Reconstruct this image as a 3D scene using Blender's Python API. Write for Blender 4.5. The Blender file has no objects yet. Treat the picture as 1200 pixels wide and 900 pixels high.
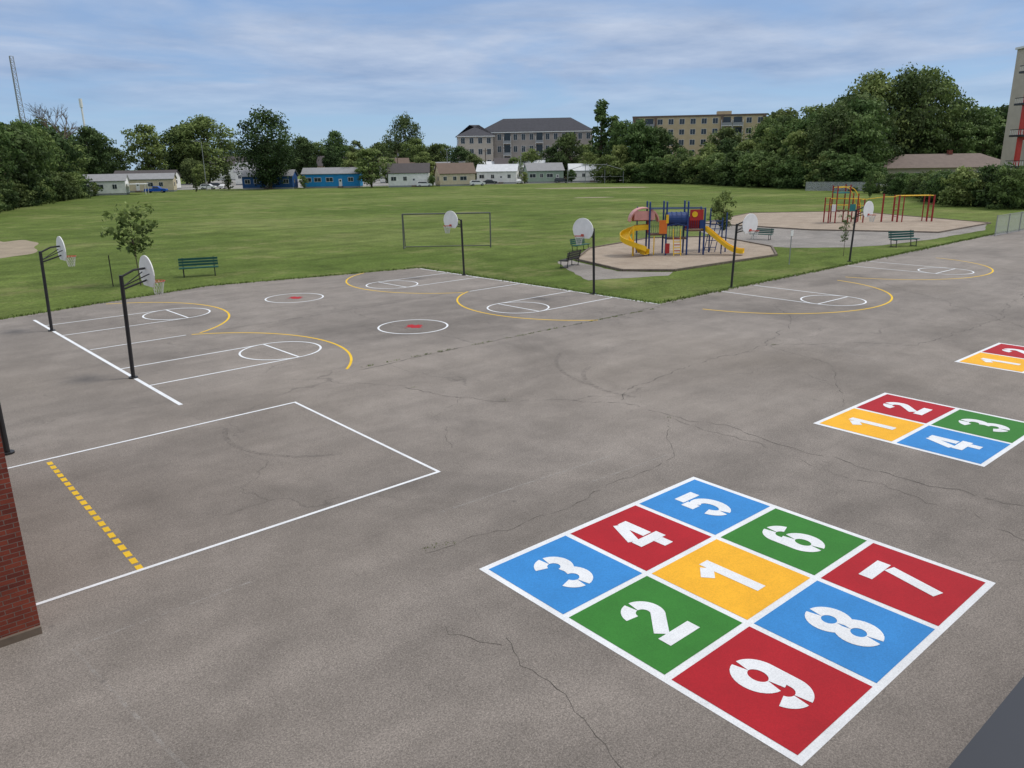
import bpy, math, random
import numpy as np
from mathutils import Vector, Matrix
random.seed(7); np.random.seed(7)
scene=bpy.context.scene
COL=scene.collection
def srgb(r,g,b):
    def c(x):
        x/=255.0
        return x/12.92 if x<=0.04045 else ((x+0.055)/1.055)**2.4
    return (c(r),c(g),c(b),1.0)
# ------------------------------------------------------------------ materials
def newmat(name):
    m=bpy.data.materials.new(name); m.use_nodes=True
    nt=m.node_tree; nt.nodes.clear()
    o=nt.nodes.new('ShaderNodeOutputMaterial'); b=nt.nodes.new('ShaderNodeBsdfPrincipled')
    nt.links.new(b.outputs[0],o.inputs[0])
    return m,nt,b,o
def N(nt,t,**kw):
    n=nt.nodes.new(t)
    for k,v in kw.items():
        if k in n.inputs: n.inputs[k].default_value=v
        else: setattr(n,k,v)
    return n
def noise(nt,vec,scale,detail=4,rough=0.55,dist=0.0):
    n=nt.nodes.new('ShaderNodeTexNoise'); n.inputs['Scale'].default_value=scale
    n.inputs['Detail'].default_value=detail; n.inputs['Roughness'].default_value=rough
    n.inputs['Distortion'].default_value=dist
    if vec is not None: nt.links.new(vec,n.inputs['Vector'])
    return n.outputs['Fac']
def ramp(nt,fac,stops):
    r=nt.nodes.new('ShaderNodeValToRGB'); cr=r.color_ramp
    while len(cr.elements)<len(stops): cr.elements.new(0.5)
    for e,(p,c) in zip(cr.elements,stops):
        e.position=p; e.color=c if len(c)==4 else (*c,1)
    nt.links.new(fac,r.inputs[0]); return r.outputs[0]
def mix(nt,fac,a,b,mode='MIX'):
    m=nt.nodes.new('ShaderNodeMix'); m.data_type='RGBA'; m.blend_type=mode
    for s,i in ((fac,0),(a,6),(b,7)):
        if hasattr(s,'is_linked') or hasattr(s,'links'): nt.links.new(s,m.inputs[i])
        else: m.inputs[i].default_value=s
    return m.outputs[2]
def g(v): return (v,v,v,1)
def mat(name,col,rough=0.6,var=0.15,scale=3.0,metal=0.0,bump=0.0,spec=0.5):
    m,nt,b,o=newmat(name)
    tc=N(nt,'ShaderNodeTexCoord')
    f=noise(nt,tc.outputs['Object'],scale,5)
    r=ramp(nt,f,[(0.3,g(1-var)),(0.7,g(1+var*0.4))])
    c=mix(nt,1.0,tuple(col),r,'MULTIPLY')
    nt.links.new(c,b.inputs['Base Color'])
    b.inputs['Roughness'].default_value=rough; b.inputs['Metallic'].default_value=metal
    b.inputs['Specular IOR Level'].default_value=spec
    if bump>0:
        bp=N(nt,'ShaderNodeBump'); bp.inputs['Strength'].default_value=bump; bp.inputs['Distance'].default_value=0.02
        nt.links.new(noise(nt,tc.outputs['Object'],scale*12,3),bp.inputs['Height']); nt.links.new(bp.outputs[0],b.inputs['Normal'])
    return m
ASPH=(0.288,0.256,0.228,1)
def asphalt_mat(name='asphalt',base=ASPH):
    m,nt,b,o=newmat(name)
    tc=N(nt,'ShaderNodeTexCoord'); V=tc.outputs['Object']
    big=noise(nt,V,0.13,5,0.6,0.6)
    med=noise(nt,V,0.9,6,0.65,0.3)
    fine=noise(nt,V,38,4,0.8)
    grit=N(nt,'ShaderNodeTexVoronoi'); grit.inputs['Scale'].default_value=70; nt.links.new(V,grit.inputs['Vector'])
    c=mix(nt,1.0,base,ramp(nt,big,[(0.32,g(0.72)),(0.5,g(0.96)),(0.68,g(1.12))]),'MULTIPLY')
    c=mix(nt,1.0,c,ramp(nt,med,[(0.28,g(0.84)),(0.72,g(1.12))]),'MULTIPLY')
    # long drag marks along the paving lanes
    mp=N(nt,'ShaderNodeMapping'); mp.inputs['Scale'].default_value=(0.10,0.9,1); mp.inputs['Rotation'].default_value=(0,0,0.25); nt.links.new(V,mp.inputs['Vector'])
    c=mix(nt,1.0,c,ramp(nt,noise(nt,mp.outputs[0],1.0,5,0.6),[(0.35,g(0.90)),(0.65,g(1.06))]),'MULTIPLY')
    c=mix(nt,1.0,c,ramp(nt,fine,[(0.32,g(0.55)),(0.68,g(1.42))]),'MULTIPLY')
    c=mix(nt,1.0,c,ramp(nt,grit.outputs['Distance'],[(0.0,g(1.3)),(0.6,g(0.80))]),'MULTIPLY')
    c=mix(nt,ramp(nt,noise(nt,V,0.05,4),[(0.45,g(0)),(0.7,g(0.30))]),c,(0.25,0.21,0.165,1))
    vs=N(nt,'ShaderNodeTexVoronoi'); vs.inputs['Scale'].default_value=0.9; nt.links.new(V,vs.inputs['Vector'])
    c=mix(nt,ramp(nt,vs.outputs['Distance'],[(0.02,g(0.45)),(0.05,g(0))]),c,(0.09,0.085,0.08,1))
    nz=N(nt,'ShaderNodeTexNoise'); nz.inputs['Scale'].default_value=0.7; nz.inputs['Detail'].default_value=6; nt.links.new(V,nz.inputs['Vector'])
    va=N(nt,'ShaderNodeVectorMath',operation='MULTIPLY_ADD'); nt.links.new(nz.outputs['Color'],va.inputs[0]); va.inputs[1].default_value=(2.4,2.4,0); nt.links.new(V,va.inputs[2])
    vo=N(nt,'ShaderNodeTexVoronoi',feature='DISTANCE_TO_EDGE'); vo.inputs['Scale'].default_value=0.11; nt.links.new(va.outputs[0],vo.inputs['Vector'])
    ck=ramp(nt,vo.outputs['Distance'],[(0.0,g(1)),(0.0018,g(0))])
    msk=ramp(nt,noise(nt,V,0.22,3),[(0.47,g(0)),(0.6,g(0.5))])
    ckm=mix(nt,1.0,ck,msk,'MULTIPLY')
    c=mix(nt,ckm,c,(0.08,0.073,0.065,1))
    nt.links.new(c,b.inputs['Base Color'])
    b.inputs['Roughness'].default_value=0.9; b.inputs['Specular IOR Level'].default_value=0.25
    bp=N(nt,'ShaderNodeBump'); bp.inputs['Strength'].default_value=0.35; bp.inputs['Distance'].default_value=0.01
    nt.links.new(fine,bp.inputs['Height']); nt.links.new(bp.outputs[0],b.inputs['Normal'])
    return m
def paint_mat(name,col,wear=0.38,alpha=False,amax=0.5):
    m,nt,b,o=newmat(name)
    tc=N(nt,'ShaderNodeTexCoord'); V=tc.outputs['Object']
    f=noise(nt,V,45,4,0.8); f2=noise(nt,V,1.6,4)
    c=mix(nt,1.0,tuple(col),ramp(nt,f2,[(0.3,g(0.90)),(0.7,g(1.04))]),'MULTIPLY')
    c=mix(nt,1.0,c,ramp(nt,f,[(0.30,g(0.78)),(0.62,g(1.05))]),'MULTIPLY')
    ad=N(nt,'ShaderNodeMath',operation='MULTIPLY_ADD'); nt.links.new(f2,ad.inputs[0]); ad.inputs[1].default_value=0.35; nt.links.new(f,ad.inputs[2])
    w=ramp(nt,ad.outputs[0],[(wear,g(0.85)),(wear+0.05,g(0))])
    c=mix(nt,w,c,srgb(112,106,100))
    nt.links.new(c,b.inputs['Base Color']); b.inputs['Roughness'].default_value=0.75; b.inputs['Specular IOR Level'].default_value=0.3
    bp=N(nt,'ShaderNodeBump'); bp.inputs['Strength'].default_value=0.25; bp.inputs['Distance'].default_value=0.008
    nt.links.new(f,bp.inputs['Height']); nt.links.new(bp.outputs[0],b.inputs['Normal'])
    if alpha:
        a=ramp(nt,noise(nt,V,7,5,0.7),[(0.40,g(0.0)),(0.66,g(amax))])
        nt.links.new(a,b.inputs['Alpha'])
    return m
def grass_mat():
    m,nt,b,o=newmat('grass')
    tc=N(nt,'ShaderNodeTexCoord'); V=tc.outputs['Object']
    c=ramp(nt,noise(nt,V,0.035,5,0.6,0.5),[(0.32,(0.105,0.155,0.032,1)),(0.5,(0.142,0.192,0.046,1)),(0.68,(0.205,0.240,0.078,1))])
    c=mix(nt,1.0,c,ramp(nt,noise(nt,V,0.35,6,0.7,0.4),[(0.3,g(0.66)),(0.7,g(1.20))]),'MULTIPLY')
    c=mix(nt,1.0,c,ramp(nt,noise(nt,V,5,6,0.8),[(0.3,g(0.48)),(0.7,g(1.38))]),'MULTIPLY')
    dry=ramp(nt,noise(nt,V,0.11,6,0.75),[(0.54,g(0)),(0.70,g(0.65))])
    c=mix(nt,dry,c,(0.29,0.27,0.12,1))
    clv=ramp(nt,noise(nt,V,1.7,6,0.8),[(0.60,g(0)),(0.70,g(0.38))])
    c=mix(nt,clv,c,(0.36,0.38,0.20,1))
    mp=N(nt,'ShaderNodeMapping'); mp.inputs['Rotation'].default_value=(0,0,0.35); mp.inputs['Scale'].default_value=(0.02,0.55,1); nt.links.new(V,mp.inputs['Vector'])
    c=mix(nt,1.0,c,ramp(nt,noise(nt,mp.outputs[0],1.0,3),[(0.35,g(0.86)),(0.65,g(1.08))]),'MULTIPLY')
    nt.links.new(c,b.inputs['Base Color']); b.inputs['Roughness'].default_value=1; b.inputs['Specular IOR Level'].default_value=0.1
    bp=N(nt,'ShaderNodeBump'); bp.inputs['Strength'].default_value=0.7; bp.inputs['Distance'].default_value=0.10
    nt.links.new(noise(nt,V,9,4,0.8),bp.inputs['Height']); nt.links.new(bp.outputs[0],b.inputs['Normal'])
    return m
def leaf_mat(name,dark,mid,light):
    m,nt,b,o=newmat(name)
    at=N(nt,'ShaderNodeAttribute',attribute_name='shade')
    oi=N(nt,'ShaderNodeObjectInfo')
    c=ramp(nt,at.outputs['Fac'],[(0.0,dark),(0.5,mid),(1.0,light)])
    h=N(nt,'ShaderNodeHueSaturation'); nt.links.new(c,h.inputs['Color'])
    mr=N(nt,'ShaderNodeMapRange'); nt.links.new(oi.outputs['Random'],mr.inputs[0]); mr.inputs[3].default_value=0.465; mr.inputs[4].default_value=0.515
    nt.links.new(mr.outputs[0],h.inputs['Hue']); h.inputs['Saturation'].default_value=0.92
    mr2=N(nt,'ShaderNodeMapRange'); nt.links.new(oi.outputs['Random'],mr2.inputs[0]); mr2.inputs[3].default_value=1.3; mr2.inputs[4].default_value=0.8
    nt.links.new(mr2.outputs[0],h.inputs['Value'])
    nt.links.new(h.outputs[0],b.inputs['Base Color']); b.inputs['Roughness'].default_value=0.7; b.inputs['Specular IOR Level'].default_value=0.2
    tr=N(nt,'ShaderNodeBsdfTranslucent'); nt.links.new(h.outputs[0],tr.inputs[0])
    ms=N(nt,'ShaderNodeMixShader'); ms.inputs[0].default_value=0.25
    nt.links.new(b.outputs[0],ms.inputs[1]); nt.links.new(tr.outputs[0],ms.inputs[2]); nt.links.new(ms.outputs[0],o.inputs[0])
    return m
def gravel_mat(name,c1,c2):
    m,nt,b,o=newmat(name)
    tc=N(nt,'ShaderNodeTexCoord'); V=tc.outputs['Object']
    c=ramp(nt,noise(nt,V,0.5,6,0.7),[(0.3,c1),(0.7,c2)])
    c=mix(nt,1.0,c,ramp(nt,noise(nt,V,14,4,0.9),[(0.3,g(0.60)),(0.7,g(1.28))]),'MULTIPLY')
    nt.links.new(c,b.inputs['Base Color']); b.inputs['Roughness'].default_value=1
    bp=N(nt,'ShaderNodeBump'); bp.inputs['Strength'].default_value=0.6; bp.inputs['Distance'].default_value=0.08
    nt.links.new(noise(nt,V,3,5,0.7),bp.inputs['Height']); nt.links.new(bp.outputs[0],b.inputs['Normal'])
    return m
def brick_mat():
    m,nt,b,o=newmat('brick')
    tc=N(nt,'ShaderNodeTexCoord'); sp=N(nt,'ShaderNodeSeparateXYZ'); nt.links.new(tc.outputs['Object'],sp.inputs[0])
    ad=N(nt,'ShaderNodeMath',operation='ADD'); nt.links.new(sp.outputs[0],ad.inputs[0]); nt.links.new(sp.outputs[1],ad.inputs[1])
    cb=N(nt,'ShaderNodeCombineXYZ'); nt.links.new(ad.outputs[0],cb.inputs[0]); nt.links.new(sp.outputs[2],cb.inputs[1])
    br=N(nt,'ShaderNodeTexBrick'); nt.links.new(cb.outputs[0],br.inputs['Vector'])
    br.inputs['Color1'].default_value=srgb(142,66,48); br.inputs['Color2'].default_value=srgb(108,46,36); br.inputs['Mortar'].default_value=srgb(120,104,96)
    br.inputs['Scale'].default_value=1.0; br.inputs['Mortar Size'].default_value=0.006; br.inputs['Brick Width'].default_value=0.21; br.inputs['Row Height'].default_value=0.075
    c=mix(nt,1.0,br.outputs['Color'],ramp(nt,noise(nt,tc.outputs['Object'],3,5),[(0.3,g(0.75)),(0.7,g(1.1))]),'MULTIPLY')
    nt.links.new(c,b.inputs['Base Color']); b.inputs['Roughness'].default_value=0.9
    bp=N(nt,'ShaderNodeBump'); bp.inputs['Strength'].default_value=0.5; bp.inputs['Distance'].default_value=0.01; bp.invert=True
    nt.links.new(br.outputs['Fac'],bp.inputs['Height']); nt.links.new(bp.outputs[0],b.inputs['Normal'])
    return m
def chain_mat():
    m,nt,b,o=newmat('chain_link')
    tc=N(nt,'ShaderNodeTexCoord'); sp=N(nt,'ShaderNodeSeparateXYZ'); nt.links.new(tc.outputs['Object'],sp.inputs[0])
    def wave(sign):
        a=N(nt,'ShaderNodeMath',operation='MULTIPLY_ADD'); nt.links.new(sp.outputs[2],a.inputs[0]); a.inputs[1].default_value=sign; nt.links.new(sp.outputs[0],a.inputs[2])
        p=N(nt,'ShaderNodeMath',operation='PINGPONG'); nt.links.new(a.outputs[0],p.inputs[0]); p.inputs[1].default_value=0.05
        l=N(nt,'ShaderNodeMath',operation='LESS_THAN'); nt.links.new(p.outputs[0],l.inputs[0]); l.inputs[1].default_value=0.014
        return l.outputs[0]
    mx=N(nt,'ShaderNodeMath',operation='MAXIMUM'); nt.links.new(wave(1),mx.inputs[0]); nt.links.new(wave(-1),mx.inputs[1])
    nt.links.new(mx.outputs[0],b.inputs['Alpha']); b.inputs['Base Color'].default_value=g(0.6); b.inputs['Metallic'].default_value=0.2; b.inputs['Roughness'].default_value=0.5
    return m
M={}
M['asphalt']=asphalt_mat()
M['path']=asphalt_mat('path_asphalt',(0.31,0.285,0.26,1))
M['road']=asphalt_mat('road_asphalt',(0.36,0.35,0.33,1))
M['grass']=grass_mat()
M['pw']=paint_mat('white_paint',srgb(236,239,242),0.42)
M['pwd']=paint_mat('white_digit_paint',srgb(236,239,242),0.42)
M['py']=paint_mat('yellow_line_paint',srgb(240,196,48),0.43)
M['yellow_p']=paint_mat('yellow_paint',srgb(248,184,46),0.40)
M['red_p']=paint_mat('red_paint',srgb(178,28,40),0.40)
M['blue_p']=paint_mat('blue_paint',srgb(58,140,210),0.40)
M['green_p']=paint_mat('green_paint',srgb(56,128,48),0.40)
M['faded']=paint_mat('faded_paint',srgb(196,192,186),0.40,True,0.42)
M['stain']=paint_mat('tyre_mark',srgb(75,72,70),0.2,True,0.25)
M['crack']=mat('crack_filler',(0.085,0.076,0.066,1),0.95,0.5,2)
M['gravel']=gravel_mat('pea_gravel',(0.28,0.22,0.165,1),(0.43,0.35,0.27,1))
M['dirt']=gravel_mat('dirt',(0.26,0.21,0.15,1),(0.38,0.31,0.22,1))
M['curb']=mat('timber_edge',srgb(116,104,92),0.9,0.3,4)
M['black']=mat('black_steel',(0.022,0.022,0.024,1),0.45,0.3,5)
M['board']=mat('backboard_white',(0.80,0.80,0.78,1),0.5,0.08,4)
M['rim']=mat('rim_orange',srgb(190,70,50),0.5,0.2,8)
M['net']=mat('net_white',(0.6,0.6,0.58,1),0.9,0.1,8)
M['teal']=mat('bench_green',srgb(24,84,74),0.55,0.25,6)
M['darkwood']=mat('bench_dark',srgb(48,44,40),0.7,0.3,6)
M['galv']=mat('galvanised_steel',srgb(150,152,152),0.45,0.15,6,0.3)
M['ggrey']=mat('goal_grey',srgb(96,98,94),0.5,0.15,6)
M['brick']=brick_mat()
M['chain']=chain_mat()
M['flash']=mat('dark_metal_flashing',srgb(46,48,54),0.45,0.1,3)
M['roofm']=mat('roof_membrane',srgb(120,118,112),0.9,0.2,2)
M['glass']=mat('window_glass',(0.03,0.04,0.05,1),0.12,0.3,0.4,0.0)
M['wtrim']=mat('white_trim',(0.74,0.74,0.72,1),0.6,0.08,2)
M['pyel']=mat('plastic_yellow',srgb(236,190,34),0.4,0.12,2)
M['pblue']=mat('plastic_blue',srgb(28,60,118),0.45,0.2,2)
M['pred']=mat('plastic_red',srgb(176,44,42),0.45,0.15,2)
M['dred']=mat('powder_coated_red',srgb(150,36,36),0.45,0.15,2)
M['pcoral']=mat('plastic_coral',srgb(214,152,144),0.5,0.15,2)
M['porange']=mat('plastic_orange',srgb(220,116,40),0.45,0.15,2)
M['pteal']=mat('plastic_teal',srgb(40,120,120),0.4,0.15,2)
M['deck']=mat('deck_brown',srgb(110,84,64),0.8,0.2,3)
M['bark']=mat('bark',srgb(92,80,68),0.95,0.35,2)
M['tire']=mat('tyre_rubber',(0.02,0.02,0.02,1),0.9,0.1,3)
M['carw']=mat('car_white',(0.75,0.75,0.75,1),0.25,0.03,2)
M['carb']=mat('car_blue',srgb(20,80,170),0.25,0.05,2)
M['card']=mat('car_dark',srgb(50,54,60),0.25,0.05,2)
M['carr']=mat('car_red',srgb(140,30,34),0.25,0.05,2)
M['leafD']=leaf_mat('foliage_dark',(0.020,0.038,0.012,1),(0.058,0.098,0.026,1),(0.125,0.190,0.052,1))
M['leafM']=leaf_mat('foliage_green',(0.028,0.055,0.014,1),(0.090,0.152,0.034,1),(0.180,0.270,0.070,1))
M['leafL']=leaf_mat('foliage_light',(0.045,0.080,0.018,1),(0.145,0.215,0.050,1),(0.25,0.33,0.10,1))
# ------------------------------------------------------------------ mesh builder
class MB:
    def __init__(s): s.v=[]; s.f=[]; s.m=[]; s.mats=[]
    def mi(s,m):
        if m not in s.mats: s.mats.append(m)
        return s.mats.index(m)
    def add(s,vs,fs,m):
        o=len(s.v); s.v+= [tuple(p) for p in vs]; k=s.mi(m)
        for f in fs: s.f.append([i+o for i in f]); s.m.append(k)
    def box(s,c,d,m,rz=0.0,ry=0.0):
        R=Matrix.Rotation(rz,3,'Z')@Matrix.Rotation(ry,3,'Y'); x,y,z=[q/2 for q in d]; c=Vector(c)
        vs=[c+R@Vector(p) for p in ((-x,-y,-z),(x,-y,-z),(x,y,-z),(-x,y,-z),(-x,-y,z),(x,-y,z),(x,y,z),(-x,y,z))]
        s.add(vs,[(3,2,1,0),(4,5,6,7),(0,1,5,4),(1,2,6,5),(2,3,7,6),(3,0,4,7)],m)
    def cyl(s,a,b,r,m,r2=None,n=8,cap=True):
        a=Vector(a); b=Vector(b); r2=r if r2 is None else r2; d=(b-a)
        if d.length<1e-6: return
        d.normalize(); u=d.orthogonal().normalized(); w=d.cross(u)
        vs=[]
        for i in range(n):
            t=2*math.pi*i/n; q=u*math.cos(t)+w*math.sin(t); vs.append(a+q*r); vs.append(b+q*r2)
        fs=[(2*i,2*((i+1)%n),2*((i+1)%n)+1,2*i+1) for i in range(n)]
        if cap: fs+= [tuple(2*i for i in range(n))[::-1],tuple(2*i+1 for i in range(n))]
        s.add(vs,fs,m)
    def pipe(s,pts,r,m,n=8):
        for a,b in zip(pts[:-1],pts[1:]): s.cyl(a,b,r,m,n=n)
    def sheet(s,pts,z,m):
        s.add([(p[0],p[1],z) for p in pts],[tuple(range(len(pts)))],m)
    def ext(s,prof,y0,y1,m):
        n=len(prof); vs=[(p[0],y0,p[1]) for p in prof]+[(p[0],y1,p[1]) for p in prof]
        s.add(vs,[tuple(range(n)),tuple(range(n,2*n))[::-1]]+[(i,i+n,(i+1)%n+n,(i+1)%n) for i in range(n)],m)
    def mesh(s,name,smooth=False):
        me=bpy.data.meshes.new(name); me.from_pydata(s.v,[],s.f)
        for m in s.mats: me.materials.append(M[m])
        me.polygons.foreach_set('material_index',s.m)
        if smooth: me.polygons.foreach_set('use_smooth',[True]*len(s.f))
        me.update(); return me
    def obj(s,name,parent=None,smooth=False,loc=None,rz=0):
        o=bpy.data.objects.new(name,s.mesh(name,smooth)); COL.objects.link(o)
        if parent: o.parent=parent
        if loc: o.location=loc
        o.rotation_euler[2]=rz
        return o
def empty(name,loc=(0,0,0),rz=0.0,sc=1.0):
    e=bpy.data.objects.new(name,None); e.empty_display_size=0.5; COL.objects.link(e)
    e.location=loc; e.rotation_euler[2]=rz; e.scale=(sc,)*3 if not isinstance(sc,tuple) else sc; return e
def place(name,parts,loc,rz=0,sc=1.0):
    e=empty(name,loc,rz,sc)
    for pn,me in parts.items():
        o=bpy.data.objects.new(pn,me); COL.objects.link(o); o.parent=e
    return e
FW=Vector((0.6457,0.7636)); RT=Vector((0.7636,-0.6457)); VA=math.radians(-40.22)
def F(t,s,z=0.0):
    p=FW*t+RT*s; return (p.x,p.y,z)
# ------------------------------------------------------------------ ground
b=MB(); b.sheet([(-3000,-3000),(3000,-3000),(3000,3000),(-3000,3000)],0,'grass'); b.obj('ground')
def jit(pts,step=0.5,a=0.07):
    out=[]
    for i in range(len(pts)):
        p=Vector(pts[i]); q=Vector(pts[(i+1)%len(pts)]); n=max(1,int((q-p).length/step))
        for k in range(n):
            r=p.lerp(q,k/n); out.append((r.x+random.uniform(-a,a),r.y+random.uniform(-a,a)))
    return out
edge=[(84,24.3),(75,24.6),(60,24.1),(45,23.7),(28.95,23.35),(28.75,33),(28.45,42.9),(22,43.9),(15.3,45.2),(10,43.6),(4.7,41.9),(-40,38)]
def openjit(pts,step=0.4,a=0.07):
    out=[]
    for p,q in zip(pts[:-1],pts[1:]):
        p=Vector(p); q=Vector(q); n=max(1,int((q-p).length/step))
        for k in range(n):
            r=p.lerp(q,k/n); out.append((r.x+random.gauss(0,a),r.y+random.gauss(0,a)))
    out.append(pts[-1]); return out
ej=openjit(edge)
b=MB()
b.sheet([(-40,-40),(84,-40),(84,22),(-40,22)],0.004,'asphalt')
up=[(-40,22),(84,22)]+ej
b.sheet(up,0.004,'asphalt'); b.obj('asphalt_pavement')
b=MB()
b.sheet(jit([(32,31),(36.8,28.9),(38.2,29.6),(36,32.2),(38,38.4),(36.8,38.6),(33.8,34)],0.8,0.08),0.008,'path')
b.sheet(jit([(54.9,31.5),(58,28.6),(61,27.4),(68,26.6),(79.5,26.6),(86,28.7),(88.5,33),(74.5,28.7),(70,38.5),(70.5,50.5),(66,50),(58.8,41.5),(54.6,33)],0.8,0.08),0.008,'path')
b.obj('path')
def border(poly,r,z,m,mb):
    for i in range(len(poly)):
        p=poly[i]; q=poly[(i+1)%len(poly)]; d=math.hypot(q[0]-p[0],q[1]-p[1]); a=math.atan2(q[1]-p[1],q[0]-p[0])
        mb.box(((p[0]+q[0])/2,(p[1]+q[1])/2,z/2),(d,r,z),m,a)
gp=[(38.3,38.2),(44,42.4),(53.3,44.3),(58.4,40.8),(54.2,32.8),(49.6,29.6),(38.4,29.8),(36.3,32.1)]
gp2=[(70,51),(87,56),(97,48),(87.6,28.9),(74.2,28.5),(69.6,38.2)]
b=MB(); b.sheet(gp,0.06,'gravel'); border(gp,0.14,0.14,'curb',b); b.obj('gravel_pit')
b=MB(); b.sheet(gp2,0.06,'gravel'); border(gp2,0.14,0.12,'curb',b); b.obj('gravel_pit')
def blob(cx,cy,a,bb,rot,n=40,j=0.12):
    out=[]; ph=[random.uniform(0,6.28) for _ in range(3)]
    for i in range(n):
        t=2*math.pi*i/n; r=1+j*math.sin(2*t+ph[0])+j*0.6*math.sin(5*t+ph[1])+j*0.4*math.sin(9*t+ph[2])
        x=a*r*math.cos(t); y=bb*r*math.sin(t); out.append((cx+x*math.cos(rot)-y*math.sin(rot),cy+x*math.sin(rot)+y*math.cos(rot)))
    return out
b=MB()
b.sheet(blob(9.2,81,11,3.4,1.35,70,.14),0.004,'dirt')
b.sheet(blob(*F(205,22)[:2],12,5,-0.7,60,.2),0.004,'dirt')
b.sheet(blob(*F(150,16)[:2],4,1.4,-0.7),0.004,'dirt')
b.obj('dirt_infield')
b=MB()
b.sheet([F(243,-120)[:2],F(262,70)[:2],F(330,70)[:2],F(420,-150)[:2]],0.006,'road')
b.obj('road')
# ------------------------------------------------------------------ painted lines
def strip(mb,p,q,w,z,m):
    p=Vector(p); q=Vector(q); d=(q-p).normalized(); n=Vector((-d.y,d.x))*w/2
    mb.sheet([p-n,q-n,q+n,p+n],z,m)
def arc(mb,c,r,a0,a1,w,z,m,T=lambda p:p,n=48):
    pts=[]
    for i in range(n+1):
        t=math.radians(a0+(a1-a0)*i/n)
        pts.append((T((c[0]+(r-w/2)*math.cos(t),c[1]+(r-w/2)*math.sin(t))),T((c[0]+(r+w/2)*math.cos(t),c[1]+(r+w/2)*math.sin(t)))))
    for a,bq in zip(pts[:-1],pts[1:]): mb.sheet([a[0],a[1],bq[1],bq[0]],z,m)
def TR(o,deg,flip=None):
    c=math.cos(math.radians(deg)); s=math.sin(math.radians(deg))
    def f(p):
        x,y=p
        if flip is not None: x=flip-x
        return (o[0]+x*c-y*s,o[1]+x*s+y*c)
    return f
LW=0.08
Z1=0.008; Z2=0.010; Z3=0.012; Z4=0.014
def halfcourt(mb,T,a0,a1,ftx=5.2,r3=6.0,kr=1.45):
    strip(mb,T((0.05,kr)),T((ftx,kr)),LW,Z2,'pw'); strip(mb,T((0.05,-kr)),T((ftx,-kr)),LW,Z2,'pw')
    strip(mb,T((ftx,-kr+.04)),T((ftx,kr-.04)),LW,Z3,'pw')
    arc(mb,(ftx,0),kr,0,360,LW,Z4,'pw',T); arc(mb,(1.2,0),r3,a0,a1,LW+0.01,Z1,'py',T)
b=MB()
O1=(6.3,26.7); T1=TR(O1,2); T1m=TR(O1,2,22.45)
O2=T1((0,10.55)); T2=TR(O2,2); T2m=TR(O2,2,22.45)
halfcourt(b,T1,-44,63); halfcourt(b,T1m,-52,64); halfcourt(b,T2,-59,66); halfcourt(b,T2m,-60,66)
strip(b,T1((0,-4.25)),T1((0,13.9)),0.12,Z1,'pw'); strip(b,T1((22.45,-4.3)),T1((22.45,15)),0.10,Z1,'pw')
strip(b,T1((0.1,5.38)),T1((3.7,5.38)),LW,Z3,'pw'); strip(b,T1((18.7,5.38)),T1((22.35,5.38)),LW,Z3,'pw')
arc(b,(11.2,0),1.45,0,360,LW,Z2,'pw',T1); arc(b,(11.2,10.55),1.45,0,360,LW,Z2,'pw',T1)
T3=TR((35.5,23.3),-90); T4=TR((49.4,23.6),-90)
halfcourt(b,T3,-80,80,5.3,6.3); halfcourt(b,T4,-80,80,5.3,6.3)
b.obj('basketball_court_markings')
b=MB()
strip(b,(9.0,20.4),(9.05,13.3),0.075,Z1,'pw'); strip(b,(9.08,13.27),(-6,12.95),0.08,Z2,'pw'); strip(b,(9.04,20.4),(-6,19.9),0.08,Z2,'pw')
y=19.95
while y>13.3:
    strip(b,(2.62+(20-y)*0.02,y),(2.62+(20-y)*0.02,y-0.23),0.11,Z1,'py'); y-=0.33
b.obj('volleyball_court_markings')
ML=[(0,1.0),(-.14,.72),(-.36,.82),(-.27,.30),(-.50,.52),(-.56,.40),(-.85,.45),(-.76,.18),(-.90,.10),(-.50,-.28),(-.55,-.42),(-.06,-.36),(-.05,-.85)]
ML=ML+[(-x,y) for x,y in ML[::-1][:-1]]
def poly_tri(mb,pts,z,m):
    from mathutils.geometry import tessellate_polygon
    t=tessellate_polygon([[Vector((p[0],p[1],0)) for p in pts]])
    mb.add([(p[0],p[1],z) for p in pts],[tuple(x) for x in t],m)
b=MB()
for T in (T1((11.2,0)),T1((11.2,10.55))):
    poly_tri(b,[(T[0]+y*0.5,T[1]-x*0.5) for x,y in ML],Z1,'red_p')
b.obj('maple_leaf_marking')
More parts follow.
